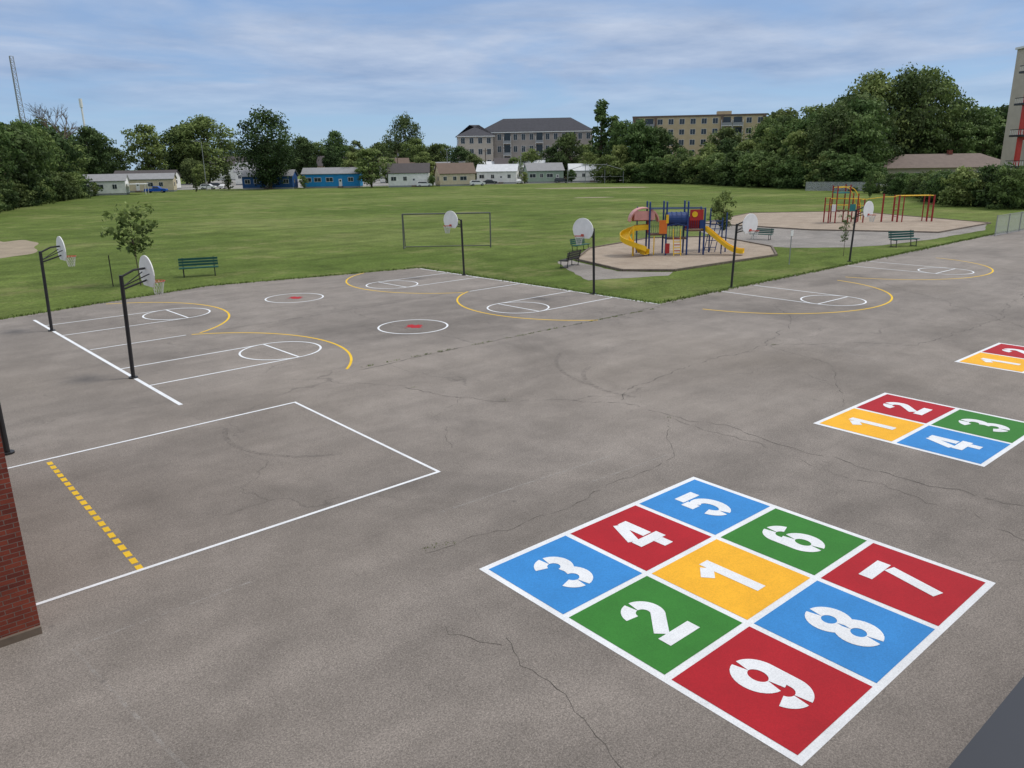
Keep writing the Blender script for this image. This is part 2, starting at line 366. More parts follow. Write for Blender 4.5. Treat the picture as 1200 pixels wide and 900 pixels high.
# digits
def digit(mb,ch,cx,cy,h,z,m):
    w=h*0.60; st=h*0.20; k=[0]
    def S(pts):
        n=len(pts); L=[];R=[]
        for i in range(n):
            p=Vector(pts[i])
            d1=(Vector(pts[i])-Vector(pts[i-1])).normalized() if i>0 else None
            d2=(Vector(pts[i+1])-Vector(pts[i])).normalized() if i<n-1 else None
            if d1 is None: d=d2; sc=1
            elif d2 is None: d=d1; sc=1
            else:
                d=(d1+d2).normalized(); sc=1/max(0.5,d.dot(d1))
            nn=Vector((-d.y,d.x))*st/2*sc; L.append(p+nn); R.append(p-nn)
        zz=z+k[0]*0.0006; k[0]+=1
        for i in range(n-1):
            q=[L[i],R[i],R[i+1],L[i+1]]
            mb.sheet([(cx-w/2+v.x,cy-h/2+v.y) for v in q],zz,m)
    def A(c,rx,ry,a0,a1,n=14): return [(c[0]+rx*math.cos(math.radians(a0+(a1-a0)*i/n)),c[1]+ry*math.sin(math.radians(a0+(a1-a0)*i/n))) for i in range(n+1)]
    s2=st/2; g_=0.028*h; rx=w/2-s2; cxm=w/2
    if ch=='1':
        S([(cxm+s2*.2,0),(cxm+s2*.2,h)]); S([(cxm-s2*.8,h*0.86),(cxm-s2*3.0,h*0.68)])
    if ch=='2':
        S(A((cxm,h-rx-s2),rx,rx,175,96)); S(A((cxm,h-rx-s2),rx,rx,84,-35)+[(s2*1.2,st*1.2)]); S([(0,s2),(w,s2)])
    if ch=='3':
        r=(h-st)/4
        S(A((cxm*0.9,h-r-s2),rx,r,165,95)); S(A((cxm*0.9,h-r-s2),rx,r,84,-84)); S(A((cxm*0.9,r+s2),rx,r,84,-84)); S(A((cxm*0.9,r+s2),rx,r,-95,-165))
    if ch=='4':
        S([(w*0.68,0),(w*0.68,h*0.22)]); S([(w*0.68,h*0.42+g_),(w*0.68,h)]); S([(w*0.5,h*0.97),(s2*.5,h*0.42)]); S([(0,h*0.32),(w*1.0,h*0.32)])
    if ch=='5':
        r=h*0.30-s2*.2
        S([(w*.95,h-s2),(w*.18,h-s2)]); S([(s2*1.0,h-st-g_),(s2*1.0,h*0.52)]); S(A((cxm,r+s2),rx,r,125,-84)); S(A((cxm,r+s2),rx,r,-95,-165))
    if ch in '69':
        fl=(lambda P:P) if ch=='6' else (lambda P:[(w-x,h-y) for x,y in P])
        r=h*0.27-s2*.4
        S(fl(A((cxm,r+s2),rx,r,-84,84))); S(fl(A((cxm,r+s2),rx,r,264,180)+A((cxm,h-rx-s2),rx,rx,180,96))); S(fl(A((cxm,h-rx-s2),rx,rx,84,15))); S(fl(A((cxm,r+s2),rx,r,96,176)))
    if ch=='7':
        S([(0,h-s2),(w,h-s2)]); S([(w*0.80,h-st-g_),(w*0.45,0)])
    if ch=='8':
        r=(h-st)/4
        for cy2 in (h-r-s2,r+s2):
            S(A((cxm,cy2),rx,r,84,-84)); S(A((cxm,cy2),rx,r,96,264))
def grid(name,x0,y1,n,size,cells):
    mb=MB(); mb.sheet([(x0,y1-size),(x0+size,y1-size),(x0+size,y1),(x0,y1)],Z1,'pw')
    bw=0.115; cs=(size-bw*(n+1))/n
    for i,(c,ch) in enumerate(cells):
        r=i//n; q=i%n; xa=x0+bw+q*(cs+bw); yb=y1-bw-r*(cs+bw)
        e=[random.uniform(-.006,.006) for _ in range(8)]
        mb.sheet([(xa+e[0],yb-cs+e[1]),(xa+cs+e[2],yb-cs+e[3]),(xa+cs+e[4],yb+e[5]),(xa+e[6],yb+e[7])],Z3,c)
        digit(mb,ch,xa+cs/2,yb-cs/2,cs*0.62,Z3+0.004,'pwd')
    mb.obj(name)
grid('painted_number_grid',7.07,9.3,3,5.90,[('blue_p','3'),('red_p','4'),('blue_p','5'),('green_p','2'),('yellow_p','1'),('green_p','6'),('red_p','9'),('blue_p','8'),('red_p','7')])
grid('painted_four_square',18.1,9.38,2,4.03,[('yellow_p','1'),('red_p','2'),('blue_p','4'),('green_p','3')])
grid('painted_four_square',27.3,9.45,2,4.03,[('yellow_p','1'),('red_p','2'),('blue_p','4'),('green_p','3')])
# cracks
def crack(mb,pts,w=0.03,j=0.16,step=0.16):
    w*=0.85; out=[]
    for p,q in zip(pts[:-1],pts[1:]):
        p=Vector(p); q=Vector(q); n=max(2,int((q-p).length/step))
        for k in range(n): out.append(p.lerp(q,k/n))
    out.append(Vector(pts[-1]))
    off=0; P=[]
    for i,p in enumerate(out):
        off=off*0.86+random.gauss(0,j*0.4)
        d=(out[min(i+1,len(out)-1)]-out[max(i-1,0)]).normalized(); n=Vector((-d.y,d.x)); P.append((p+n*off,n,w*random.uniform(0.05,1.0)))
    for a,c in zip(P[:-1],P[1:]):
        if random.random()<.07: continue
        mb.sheet([a[0]-a[1]*a[2]/2,c[0]-c[1]*c[2]/2,c[0]+c[1]*c[2]/2,a[0]+a[1]*a[2]/2],0.0065,'crack')
b=MB()
crack(b,[(12.1,19.5),(12.9,17.5),(13.7,16.2),(14.8,15.2),(15.8,14.2),(15.9,12.8),(16.2,10.2),(16.0,7.4),(16.6,4.1),(17,0)],0.035)
crack(b,[(15.8,14.2),(19,15.1),(25.1,14.9),(31,17.5),(33,20)],0.04)
crack(b,[(15.8,12.1),(15.4,8),(15.5,4.6),(14.2,2.5)],0.022)
crack(b,[(6.1,7.5),(5.8,5.4),(5.2,3.5)],0.018,0.1); crack(b,[(6.0,7.4),(5.6,8.3)],0.016)
crack(b,[(6.7,10.4),(10,10.1),(13.6,10.4),(15.6,12.1)],0.026,0.1)
crack(b,[(12,22.3),(17,22.6),(23,22.6),(28.7,22.9)],0.06,0.06); crack(b,[(28.7,22.9),(32.8,23.0)],0.06,0.05)
crack(b,[(11.5,32.3),(17,32.5),(24,33),(28.5,33.1)],0.06,0.07)
crack(b,[(25.1,14.9),(29,11.5),(36,11),(48,13)],0.045); crack(b,[(31,3),(33,8),(36,11),(41,17)],0.045)
crack(b,[(48,13),(60,12),(75,14)],0.06); crack(b,[(41,17),(45,22)],0.05)
crack(b,[(9.9,23),(12.1,19.5)],0.02); crack(b,[(12.9,17.5),(11.3,16.5),(10.2,14.3)],0.016,0.1)
crack(b,[(17.5,22.5),(17,27),(17.4,32)],0.03,0.1)
crack(b,[(20,9.5),(24,12),(25,15)],0.025,0.1)
b.obj('pavement_cracks')
b=MB()
strip(b,(1.4,11.45),(4,11.5),0.05,0.0068,'faded'); strip(b,(7.8,11.55),(12.7,11.35),0.07,0.0068,'faded')
strip(b,(1.35,11.4),(1.9,7.2),0.05,0.0072,'faded'); strip(b,(11,10.6),(13.6,10.5),0.05,0.0068,'faded')
strip(b,(26,12.6),(27.4,12.4),0.06,0.0068,'faded'); strip(b,(26,12.6),(25.8,11.2),0.06,0.0068,'faded')
strip(b,(14.5,3.0),(18.5,3.2),0.06,0.0068,'faded')
b.obj('faded_court_lines')
b=MB()
arc(b,(8.9,18.2),2.6,150,250,0.14,0.0060,'stain'); arc(b,(19.0,14.9),2.6,110,200,0.16,0.0060,'stain'); arc(b,(21,15.5),4.5,120,180,0.14,0.0060,'stain')
b.obj('tyre_marks')
def blades(mb,pts,n_per_m,hgt,spread,m):
    for p,q in zip(pts[:-1],pts[1:]):
        p=Vector(p); q=Vector(q); L=(q-p).length
        for _ in range(int(L*n_per_m)):
            r=p.lerp(q,random.random()); x=r.x+random.gauss(0,spread); y=r.y+random.gauss(0,spread); a=random.uniform(0,6.28); h=hgt*random.uniform(.4,1.2); w=h*0.28
            dx,dy=math.cos(a)*w,math.sin(a)*w; lx,ly=random.gauss(0,h*.4),random.gauss(0,h*.4)
            mb.add([(x-dx,y-dy,0),(x+dx,y+dy,0),(x+lx,y+ly,h)],[(0,1,2)],m)
M['blade']=mat('grass_blade',(0.15,0.21,0.055,1),0.9,0.4,1.5,spec=0.1)
b=MB(); blades(b,edge[:-1],60,0.12,0.11,'blade'); blades(b,gp+[gp[0]],30,0.10,0.10,'blade'); b.obj('grass_edge')
b=MB()
for (x,y) in [(6.9,10.45),(7.1,10.4),(6.75,10.5),(7.2,10.35),(15.7,12.2),(12.3,19.3),(13.5,16.4),(20,22.6),(25.2,14.9)]: blades(b,[(x,y),(x+.12,y+.02)],120,0.035,0.05,'blade')
for _ in range(60):
    x=random.uniform(12.5,28); blades(b,[(x,22.6),(x+.2,22.6)],60,0.05,0.04,'blade')
b.obj('weeds')
# ------------------------------------------------------------------ basketball hoops
OX=-0.13
pole=MB(); pole.cyl((0,0,0),(0.10,0,3.35),0.062,'black',n=12); pole.cyl((0,0,0),(0,0,0.05),0.14,'black',n=12)
pole.pipe([(0.1,0,3.3),(0.5,0,3.48),(0.98+OX,0,3.5)],0.035,'black'); pole.pipe([(0.09,0,2.9),(0.98+OX,0,3.12)],0.03,'black')
pole.pipe([(0.12,0,3.0),(0.98+OX,0.35,3.35)],0.018,'black'); pole.pipe([(0.12,0,3.0),(0.98+OX,-0.35,3.35)],0.018,'black')
bd=MB(); prof=[(-.42,0),(.42,0),(.60,.16),(.68,.40)]+[(.68*math.cos(math.radians(a)),.40+.59*math.sin(math.radians(a))) for a in range(12,180,12)]+[(-.68,.40),(-.60,.16)]
n=len(prof); vs=[(1.0+OX,p[0],2.92+p[1]) for p in prof]+[(1.035+OX,p[0],2.92+p[1]) for p in prof]
bd.add(vs,[tuple(range(n))[::-1],tuple(range(n,2*n))]+[(i,(i+1)%n,(i+1)%n+n,i+n) for i in range(n)],'board')
rm=MB(); R=[(1.30+OX+.23*math.cos(2*math.pi*i/20),.23*math.sin(2*math.pi*i/20),3.05) for i in range(21)]; rm.pipe(R,0.013,'rim',6); rm.box((1.055+OX,0,3.06),(0.04,.16,.12),'rim')
nt_=MB()
for i in range(12):
    for sg in (1,-1):
        pts=[]
        for k in range(5):
            a=2*math.pi*(i+sg*k*0.5)/12; r=.22-.10*(k/4)**.7; pts.append((1.30+OX+r*math.cos(a),r*math.sin(a),3.04-.42*k/4))
        nt_.pipe(pts,0.006,'net',4)
hp={'pole':pole.mesh('pole'),'backboard':bd.mesh('backboard'),'rim':rm.mesh('rim'),'net':nt_.mesh('net')}
for (x,y,r) in [(5.9,37.2,2),(6.28,26.6,2),(28.35,37.9,182),(28.8,27.4,182),(35.5,23.7,-90),(50.0,24.5,-90)]:
    place('basketball_hoop',hp,(x,y,0),math.radians(r))
# ------------------------------------------------------------------ benches
def bench_parts(m):
    se=MB(); ba=MB(); le=MB()
    for i in range(3): se.box((0,-0.17+i*0.15,0.45),(1.9,0.13,0.045),m)
    for i in range(3): ba.box((0,0.27+i*0.03,0.58+i*0.14),(1.9,0.03,0.11),m)
    for x in (-.75,.75):
        le.cyl((x,-0.2,0),(x,-0.2,0.42),0.025,'black'); le.cyl((x,0.2,0),(x,0.36,0.95),0.025,'black'); le.cyl((x,-0.22,0.41),(x,0.24,0.41),0.022,'black'); le.cyl((x,-.25,.03),(x,.3,.03),.02,'black')
    return {'seat':se.mesh('seat'),'backrest':ba.mesh('backrest'),'legs':le.mesh('legs')}
bt=bench_parts('teal'); bk=bench_parts('darkwood')
place('park_bench',bt,(16.5,49.8,0),math.atan2(-.8,2.3),1.22)
place('park_bench',bk,(35.6,36.1,0),math.radians(200),1.1)
place('park_bench',bt,(42.8,42.2,0),math.radians(10),1.0)
place('park_bench',bt,(59.0,36.8,0),math.radians(-80),1.0)
place('park_bench',bt,(61.2,25.9,0),math.atan2(-1.1,2.6),1.25)
# ------------------------------------------------------------------ goal, backstop, fence
def goal(w,h,dep,r):
    fr=MB(); fr.pipe([(-w/2,0,0),(-w/2,0,h),(w/2,0,h),(w/2,0,0)],r,'ggrey',10)
    bk_=MB()
    for x in (-w/2,w/2): bk_.pipe([(x,0,h),(x,dep*.35,h),(x,dep,0.05),(x,0,0.05)],r*.6,'ggrey')
    bk_.pipe([(-w/2,dep,.05),(w/2,dep,.05)],r*.6,'ggrey')
    return {'goal_frame':fr.mesh('goal_frame'),'back_frame':bk_.mesh('back_frame')}
place('soccer_goal',goal(7.0,2.75,1.3,0.055),(36.85,51.4,0),math.atan2(-4.3,5.5))
bs=MB()
for i,x in enumerate((-8.5,-3,3,8.5)): bs.cyl((x,abs(x)*-.25,0),(x,abs(x)*-.25,5.6 if abs(x)<5 else 4.0),0.09,'galv')
bs.pipe([(-8.5,-2.1,4.0),(-3,-.75,5.6),(3,-.75,5.6),(8.5,-2.1,4.0)],0.07,'galv'); bs.pipe([(-8.5,-2.1,2),(-3,-.75,2),(3,-.75,2),(8.5,-2.1,2)],0.05,'galv')
place('ball_backstop',{'frame':bs.mesh('frame')},F(246,26.5),VA)
def fence(name,p,q,h,sp=3.0):
    p=Vector(p[:2]); q=Vector(q[:2]); L=(q-p).length; e=empty(name,(p.x,p.y,0),math.atan2(q.y-p.y,q.x-p.x))
    ps=MB(); n=int(L/sp)
    for i in range(n+1): ps.cyl((i*L/n,0,0),(i*L/n,0,h+.05),0.035,'galv',n=6)
    ps.cyl((0,0,h),(L,0,h),0.022,'galv',n=6); ps.cyl((0,0,.06),(L,0,.06),0.012,'galv',n=5)
    ps.obj('posts_and_rails',e)
    mm=MB(); mm.add([(0,.03,.05),(L,.03,.05),(L,.03,h),(0,.03,h)],[(0,1,2,3)],'chain'); mm.obj('mesh_panel',e)
fence('chain_link_fence',(73.9,23.9),(104,24.2),1.7)
fence('chain_link_fence',F(166,62),F(152,82),1.8)
# ------------------------------------------------------------------ playground main
e=empty('playground_structure',(44.6,35.9,0),VA)
po=MB()
for x in (-0.95,0.25,1.75,2.95):
    for y in (-0.6,0.6):
        hh=3.75 if x<2 else 3.3
        po.cyl((x,y,0),(x,y,hh),0.065,'pblue',n=10); po.cyl((x,y,hh),(x,y,hh+.06),0.075,'pblue',r2=.03,n=10)
po.cyl((-1.6,.9,0),(-1.6,.9,3.4),.05,'pblue'); po.cyl((3.7,.8,0),(3.7,.8,3.2),.05,'pblue'); po.cyl((4.9,.8,0),(4.9,.8,2.9),.05,'pblue'); po.cyl((4.3,-.3,0),(4.3,-.3,2.6),.045,'pblue')
po.obj('posts',e)
dk=MB()
for x0,x1,z in ((-.95,.25,1.5),(.25,1.75,1.2),(1.75,2.95,1.75)): dk.box(((x0+x1)/2,0,z),(x1-x0-.02,1.2,.09),'deck')
dk.obj('decks',e)
rl=MB()
for x0,x1,z in ((-.95,.25,1.5),(.25,1.75,1.2),(1.75,2.95,1.75)):
    for y in (.6,):
        for i in range(8): xx=x0+(x1-x0)*(i+.5)/8; rl.cyl((xx,y,z),(xx,y,z+.9),.015,'pblue',n=5)
        rl.cyl((x0,y,z+.9),(x1,y,z+.9),.025,'pblue')
for y in (-.6,.6): rl.cyl((-.95,y,3.3),(2.95,y,3.3),.03,'pblue')
rl.pipe([(.25,-.6,2.1),(1.0,-.6,2.25),(1.75,-.6,2.1)],.03,'pblue')
rl.obj('rails',e)
tn=MB()
def tube(mb,c0,c1,r,m,n=18,th=.04):
    mb.cyl(c0,c1,r,m,n=n,cap=False); mb.cyl(c0,c1,r-th,m,n=n,cap=False)
    for k in range(0,5):
        a=Vector(c0).lerp(Vector(c1),k/4); d=(Vector(c1)-Vector(c0)).normalized()*.03; mb.cyl(a-d,a+d,r+.04,m,n=n,cap=False)
tube(tn,(.35,-.1,2.55),(1.7,-.1,2.55),.48,'pblue'); tn.obj('tunnel',e)
pn=MB()
pn.box((.0,-.66,2.05),(.55,.05,.95),'porange'); pn.box((0.28,-.70,2.6),(.18,.06,.6),'pyel')
pn.box((2.35,-.66,2.85),(.95,.05,.75),'pred'); pn.cyl((2.2,-.70,2.9),(2.2,-.75,2.9),.2,'pyel',n=14); pn.box((2.75,-.68,2.2),(.3,.05,.6),'pblue')
pn.box((2.35,.66,2.2),(1.1,.05,.8),'pred'); pn.box((-.9,0.2,2.0),(.05,.8,.8),'pred')
pn.obj('panels',e)
rf=MB()
prof=[]
for i in range(13):
    a=math.pi*i/12; prof.append((-1.3-1.05*math.cos(a),2.45+.95*math.sin(a)))
inner=[(x*.94-1.3*.06,z-.07) for x,z in prof[::-1]]
for i in range(12):
    p0,p1=prof[i],prof[i+1]; q0,q1=inner[12-i],inner[11-i]
    rf.ext([p0,p1,q1,q0],-.55,.55,'pcoral')
rf.box((-1.3,.56,2.75),(1.5,.04,.7),'pcoral')
rf.box((-1.3,-.50,2.85),(1.45,.04,.62),'pcoral')
rf.obj('canopy',e)
def slide(path,w,m,wall=.22):
    mb=MB(); rows=[]
    for i,p in enumerate(path):
        p=Vector(p); d=(Vector(path[min(i+1,len(path)-1)])-Vector(path[max(i-1,0)])); d.z=0; d.normalize(); n=Vector((-d.y,d.x,0))
        up=Vector((0,0,1)); rows.append([p-n*w/2+up*wall,p-n*w/2*.93,p-n*w/2*.5-up*.05,p+n*w/2*.5-up*.05,p+n*w/2*.93,p+n*w/2+up*wall,p+n*(w/2+.05)+up*wall,p+n*(w/2+.02)-up*.10,p-n*(w/2+.02)-up*.10,p-n*(w/2+.05)+up*wall])
    vs=[v for r in rows for v in r]; k=10; fs=[]
    for i in range(len(rows)-1):
        for j in range(k): fs.append((i*k+j,i*k+(j+1)%k,(i+1)*k+(j+1)%k,(i+1)*k+j))
    fs.append(tuple(range(k))); fs.append(tuple(range((len(rows)-1)*k,len(rows)*k))[::-1])
    mb.add(vs,fs,m); return mb
sl=slide([(2.9,-.1,1.8),(3.2,-.25,1.78),(3.6,-.45,1.45),(4.1,-.7,1.0),(4.6,-.95,.6),(5.0,-1.15,.38),(5.35,-1.3,.30),(5.6,-1.42,.30)],.62,'pyel'); sl.obj('slide',e)
path=[(-.98,-.1,1.95)]
for i in range(0,23):
    a=math.radians(70+ i*13.5); path.append((-2.1+.62*math.cos(a)*1.0,-.75+.62*math.sin(a),1.9-1.6*i/22))
path.append((-1.15,-1.0,.27))
sp_=slide(path,.6,'pyel',.26); sp_.cyl((-2.1,-.75,0),(-2.1,-.75,2.1),.07,'pyel'); sp_.obj('spiral_slide',e)
ld=MB()
for x in (.75,1.25): ld.pipe([(x,-.62,1.9),(x,-.7,1.3),(x,-1.1,0)],.035,'pyel')
for i in range(6): z=.2+i*.2; ld.cyl((.75,-1.05+z*.27,z),(1.25,-1.05+z*.27,z),.03,'pred' if i%2 else 'pyel')
ld.obj('ladder',e)
cl=MB()
for x in (3.35,3.75,4.15):
    pts=[(x+.9*math.sin(math.radians(a))*.5,.9,0.0+2.3*math.sin(math.radians(a))) for a in range(0,91,15)]; cl.pipe(pts,.03,'pblue')
for i in range(7): a=math.radians(10+i*13); cl.cyl((3.35+.45*math.sin(a),.9,2.3*math.sin(a)),(4.15+.45*math.sin(a),.9,2.3*math.sin(a)),.025,'pblue')
cl.box((.35,-.75,.55),(.3,.05,.7),'pred'); cl.cyl((-.6,-.62,.1),(-.6,-.62,1.4),.04,'pyel')
cl.obj('climber',e)
# second playground
e=empty('climbing_frame',(82.3,37.9,0),VA)
po=MB()
for x,hh in ((-5.3,2.6),(-4.6,3.8),(-3.3,3.9),(-2.4,3.0),(-1.7,2.4)):
    for y in (-.6,.6): po.cyl((x,y,0),(x,y,hh),.07,'dred',n=8)
for x in (1.9,5.5):
    for y in (-.5,.5): po.cyl((x,y,0),(x,y,2.75),.09,'dred',n=8); po.cyl((x+(.5 if x<3 else -.5),y,0),(x+(.5 if x<3 else -.5),y,2.7),.06,'dred',n=8)
po.cyl((.5,0,0),(.5,0,2.9),.09,'dred',n=8)
po.obj('posts',e)
ba=MB()
for y in (-.6,.6):
    for z in (1.9,2.55): ba.cyl((-5.3,y,z),(-1.7,y,z-.1),.03,'pyel')
    ba.cyl((-4.6,y,3.6),(-3.3,y,3.7),.04,'pyel')
    ba.pipe([(-3.3+1.5*math.sin(math.radians(a))*.9,y,3.6*math.cos(math.radians(a))) for a in range(0,91,12)],.04,'pyel')
for i in range(7): ba.cyl((-5.3+i*.55,-.6,1.2),(-5.3+i*.55,.6,1.2),.03,'dred')
for y in (-.5,.5): ba.cyl((1.9,y,2.7),(5.5,y,2.7),.04,'pyel')
ba.cyl((-1.7,0,2.35),(.5,0,2.6),.03,'pyel'); ba.cyl((.5,0,2.6),(1.9,0,2.6),.03,'pyel')
for i in range(11): ba.cyl((1.9+i*.36,-.5,2.7),(1.9+i*.36,.5,2.7),.025,'pyel')
for x in (1.9,5.5):
    for z in (.6,1.2,1.8): ba.cyl((x,-.5,z),(x,.5,z),.03,'dred')
ba.obj('bars',e)
tp=MB(); tp.box((-3.95,0,3.1),(1.3,1.3,.12),'pteal'); tp.box((-3.95,0,1.3),(1.3,1.2,.1),'deck'); tp.box((-2.9,-.62,1.6),(.6,.05,.7),'pteal'); tp.box((-4.8,-.62,1.6),(.5,.05,.7),'wtrim'); tp.obj('panels',e)
# ------------------------------------------------------------------ trees
def tree_mesh(name,seed,h,w,trunk_h,leafm,nclump=110,per=42,leaf=0.035,shape='round',shell=0.75,tr=0.022,bush=False):
    rs=np.random.RandomState(seed); rr=random.Random(seed)
    mb=MB()
    zc=(h+trunk_h)/2; hz=(h-trunk_h)/2
    ph=rs.uniform(0,6.28,4); cl=[]
    while len(cl)<nclump:
        u=rs.uniform(-1,1); a=rs.uniform(0,6.28)
        if shape=='round': pr=math.sqrt(1-u*u)*(1.0 if u>0 else 0.92)
        elif shape=='oval': pr=(1-abs(u)**2.2)**.5*(0.9-0.15*u)
        elif shape=='cone': pr=(1-u)/2*1.0+.05
        elif shape=='box': pr=(1-max(0,u)**4)**.5
        else: pr=math.sqrt(1-u*u)
        lob=1+.24*math.sin(3*a+ph[0]+2*u)+.18*math.sin(5*a+ph[1]-3*u)+.10*math.sin(2*a+ph[2])
        r=pr*lob*(rs.uniform(0,1)**(1-shell+0.05)) if rs.rand()<.8 else pr*lob*rs.uniform(.2,1.18)
        z=zc+hz*u*(1+.10*math.sin(2*a+ph[3]))
        cl.append((r*w/2*math.cos(a)*.86,r*w/2*math.sin(a)*.86,z*0.985,rs.uniform(.5,1.3),math.hypot(r,u*.8)))
    if not bush:
        rt=h*tr; lean=(rr.uniform(-.02,.02)*h,rr.uniform(-.02,.02)*h)
        mid=Vector((lean[0],lean[1],trunk_h+hz*.3)); tip=Vector((lean[0]*1.5,lean[1]*1.5,h*.88))
        mb.cyl((0,0,-.1),(0,0,h*.03),rt*1.35,'bark',r2=rt,n=8); mb.cyl((0,0,h*.03),mid,rt,'bark',r2=rt*.6,n=8); mb.cyl(mid,tip,rt*.6,'bark',r2=rt*.1,n=6)
        for c in cl[::max(1,nclump//16)]:
            st=Vector((0,0,trunk_h*.8)).lerp(mid,rr.uniform(0.2,1)) if rr.random()<.6 else mid.lerp(tip,rr.uniform(0,.6))
            en=Vector(c[:3]); md=st.lerp(en,.5)+Vector((0,0,-.04*h)); mb.cyl(st,md,rt*.35,'bark',r2=rt*.22,n=5,cap=False); mb.cyl(md,en,rt*.22,'bark',r2=rt*.06,n=5,cap=False)
    shade=[0.5]*len(mb.f)
    cr=w*.115; ls=leaf*w; V=[];Fc=[];o=len(mb.v)
    for (x,y,z,s,dd) in cl:
        cs=rs.uniform(-.28,.28); n=int(per*s)
        for _ in range(n):
            d=rs.normal(size=3); d/=np.linalg.norm(d)
            if d[2]<-.3 and rs.rand()<.5: d[2]*=-1
            rad=cr*s*rs.uniform(.55,1.18); P=np.array([x,y,z])+d*rad*np.array([1.15,1.15,.8])
            if P[2]<0.02*h: P[2]=abs(P[2])+.02*h
            nn=d+rs.normal(size=3)*.55; nn/=np.linalg.norm(nn); t=np.cross(nn,rs.normal(size=3)); t/=np.linalg.norm(t); q=np.cross(nn,t)
            L=ls*rs.uniform(.6,1.3); W=L*rs.uniform(.45,.8); i=len(V)+o
            V+= [tuple(P-t*L),tuple(P-q*W),tuple(P+t*L),tuple(P+q*W)]; Fc.append((i,i+1,i+2,i+3))
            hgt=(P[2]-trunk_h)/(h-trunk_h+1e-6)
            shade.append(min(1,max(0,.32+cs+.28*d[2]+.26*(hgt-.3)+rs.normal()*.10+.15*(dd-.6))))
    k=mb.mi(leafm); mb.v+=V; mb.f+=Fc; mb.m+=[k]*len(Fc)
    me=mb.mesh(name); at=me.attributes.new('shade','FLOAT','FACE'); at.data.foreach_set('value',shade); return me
T={}
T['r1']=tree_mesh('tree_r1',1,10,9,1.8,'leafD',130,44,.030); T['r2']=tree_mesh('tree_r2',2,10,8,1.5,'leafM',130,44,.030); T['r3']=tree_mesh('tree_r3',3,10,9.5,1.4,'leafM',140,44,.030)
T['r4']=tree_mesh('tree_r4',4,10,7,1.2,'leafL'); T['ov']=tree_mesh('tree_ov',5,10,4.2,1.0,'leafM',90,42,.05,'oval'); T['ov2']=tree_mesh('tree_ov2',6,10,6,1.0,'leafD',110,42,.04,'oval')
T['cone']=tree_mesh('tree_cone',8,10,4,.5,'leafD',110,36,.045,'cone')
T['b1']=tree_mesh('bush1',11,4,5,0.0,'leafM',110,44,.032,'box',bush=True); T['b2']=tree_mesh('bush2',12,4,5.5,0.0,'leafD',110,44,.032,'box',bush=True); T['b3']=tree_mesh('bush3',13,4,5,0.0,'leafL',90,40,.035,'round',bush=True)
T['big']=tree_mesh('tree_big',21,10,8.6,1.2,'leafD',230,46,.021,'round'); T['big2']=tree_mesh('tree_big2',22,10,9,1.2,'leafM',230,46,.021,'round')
def put(name,key,loc,h,wf=1.0,rz=None,parent=None):
    base=4.0 if key in('b1','b2','b3') else 10.0
    o=bpy.data.objects.new(name,T[key]); COL.objects.link(o); o.location=loc; s=h/base; o.scale=(s*wf,s*wf,s); o.rotation_euler[2]=random.uniform(0,6.28) if rz is None else rz
    if parent: o.parent=parent
    return o
lt=empty('tree_row')
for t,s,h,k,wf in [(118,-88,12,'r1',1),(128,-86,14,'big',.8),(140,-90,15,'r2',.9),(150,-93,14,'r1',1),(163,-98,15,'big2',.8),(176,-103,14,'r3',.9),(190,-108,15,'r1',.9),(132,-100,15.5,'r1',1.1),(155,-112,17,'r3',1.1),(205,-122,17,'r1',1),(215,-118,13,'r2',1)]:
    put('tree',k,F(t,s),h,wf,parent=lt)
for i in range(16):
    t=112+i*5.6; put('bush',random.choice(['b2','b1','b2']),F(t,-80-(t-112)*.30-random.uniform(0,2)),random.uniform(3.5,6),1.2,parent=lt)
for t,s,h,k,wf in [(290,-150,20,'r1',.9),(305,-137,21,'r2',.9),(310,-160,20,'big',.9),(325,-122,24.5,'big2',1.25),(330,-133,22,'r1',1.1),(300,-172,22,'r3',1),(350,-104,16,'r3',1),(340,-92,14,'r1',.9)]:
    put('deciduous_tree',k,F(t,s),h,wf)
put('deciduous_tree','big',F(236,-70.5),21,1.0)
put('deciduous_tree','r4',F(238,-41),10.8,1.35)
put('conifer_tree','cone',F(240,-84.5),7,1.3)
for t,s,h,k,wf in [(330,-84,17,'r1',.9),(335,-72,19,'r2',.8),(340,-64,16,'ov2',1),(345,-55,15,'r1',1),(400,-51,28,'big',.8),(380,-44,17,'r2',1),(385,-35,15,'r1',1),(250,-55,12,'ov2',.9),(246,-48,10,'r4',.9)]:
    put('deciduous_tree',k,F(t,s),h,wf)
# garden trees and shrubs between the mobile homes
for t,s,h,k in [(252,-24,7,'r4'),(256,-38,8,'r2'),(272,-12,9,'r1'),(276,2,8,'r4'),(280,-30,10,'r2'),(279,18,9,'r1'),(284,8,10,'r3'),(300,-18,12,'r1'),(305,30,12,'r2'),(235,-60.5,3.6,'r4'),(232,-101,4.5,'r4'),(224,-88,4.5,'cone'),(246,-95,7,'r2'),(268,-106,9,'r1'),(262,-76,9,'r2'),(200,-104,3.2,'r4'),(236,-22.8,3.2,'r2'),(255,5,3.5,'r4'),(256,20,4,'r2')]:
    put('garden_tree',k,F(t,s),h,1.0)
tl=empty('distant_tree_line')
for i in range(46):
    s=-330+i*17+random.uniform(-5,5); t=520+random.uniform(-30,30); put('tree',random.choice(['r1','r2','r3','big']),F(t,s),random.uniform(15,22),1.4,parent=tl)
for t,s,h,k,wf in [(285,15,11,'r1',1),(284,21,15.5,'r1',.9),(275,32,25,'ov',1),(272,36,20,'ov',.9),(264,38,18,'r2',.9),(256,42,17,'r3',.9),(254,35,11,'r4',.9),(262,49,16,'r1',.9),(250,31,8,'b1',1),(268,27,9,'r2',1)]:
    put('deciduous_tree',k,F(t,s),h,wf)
hd=empty('hedge_row')
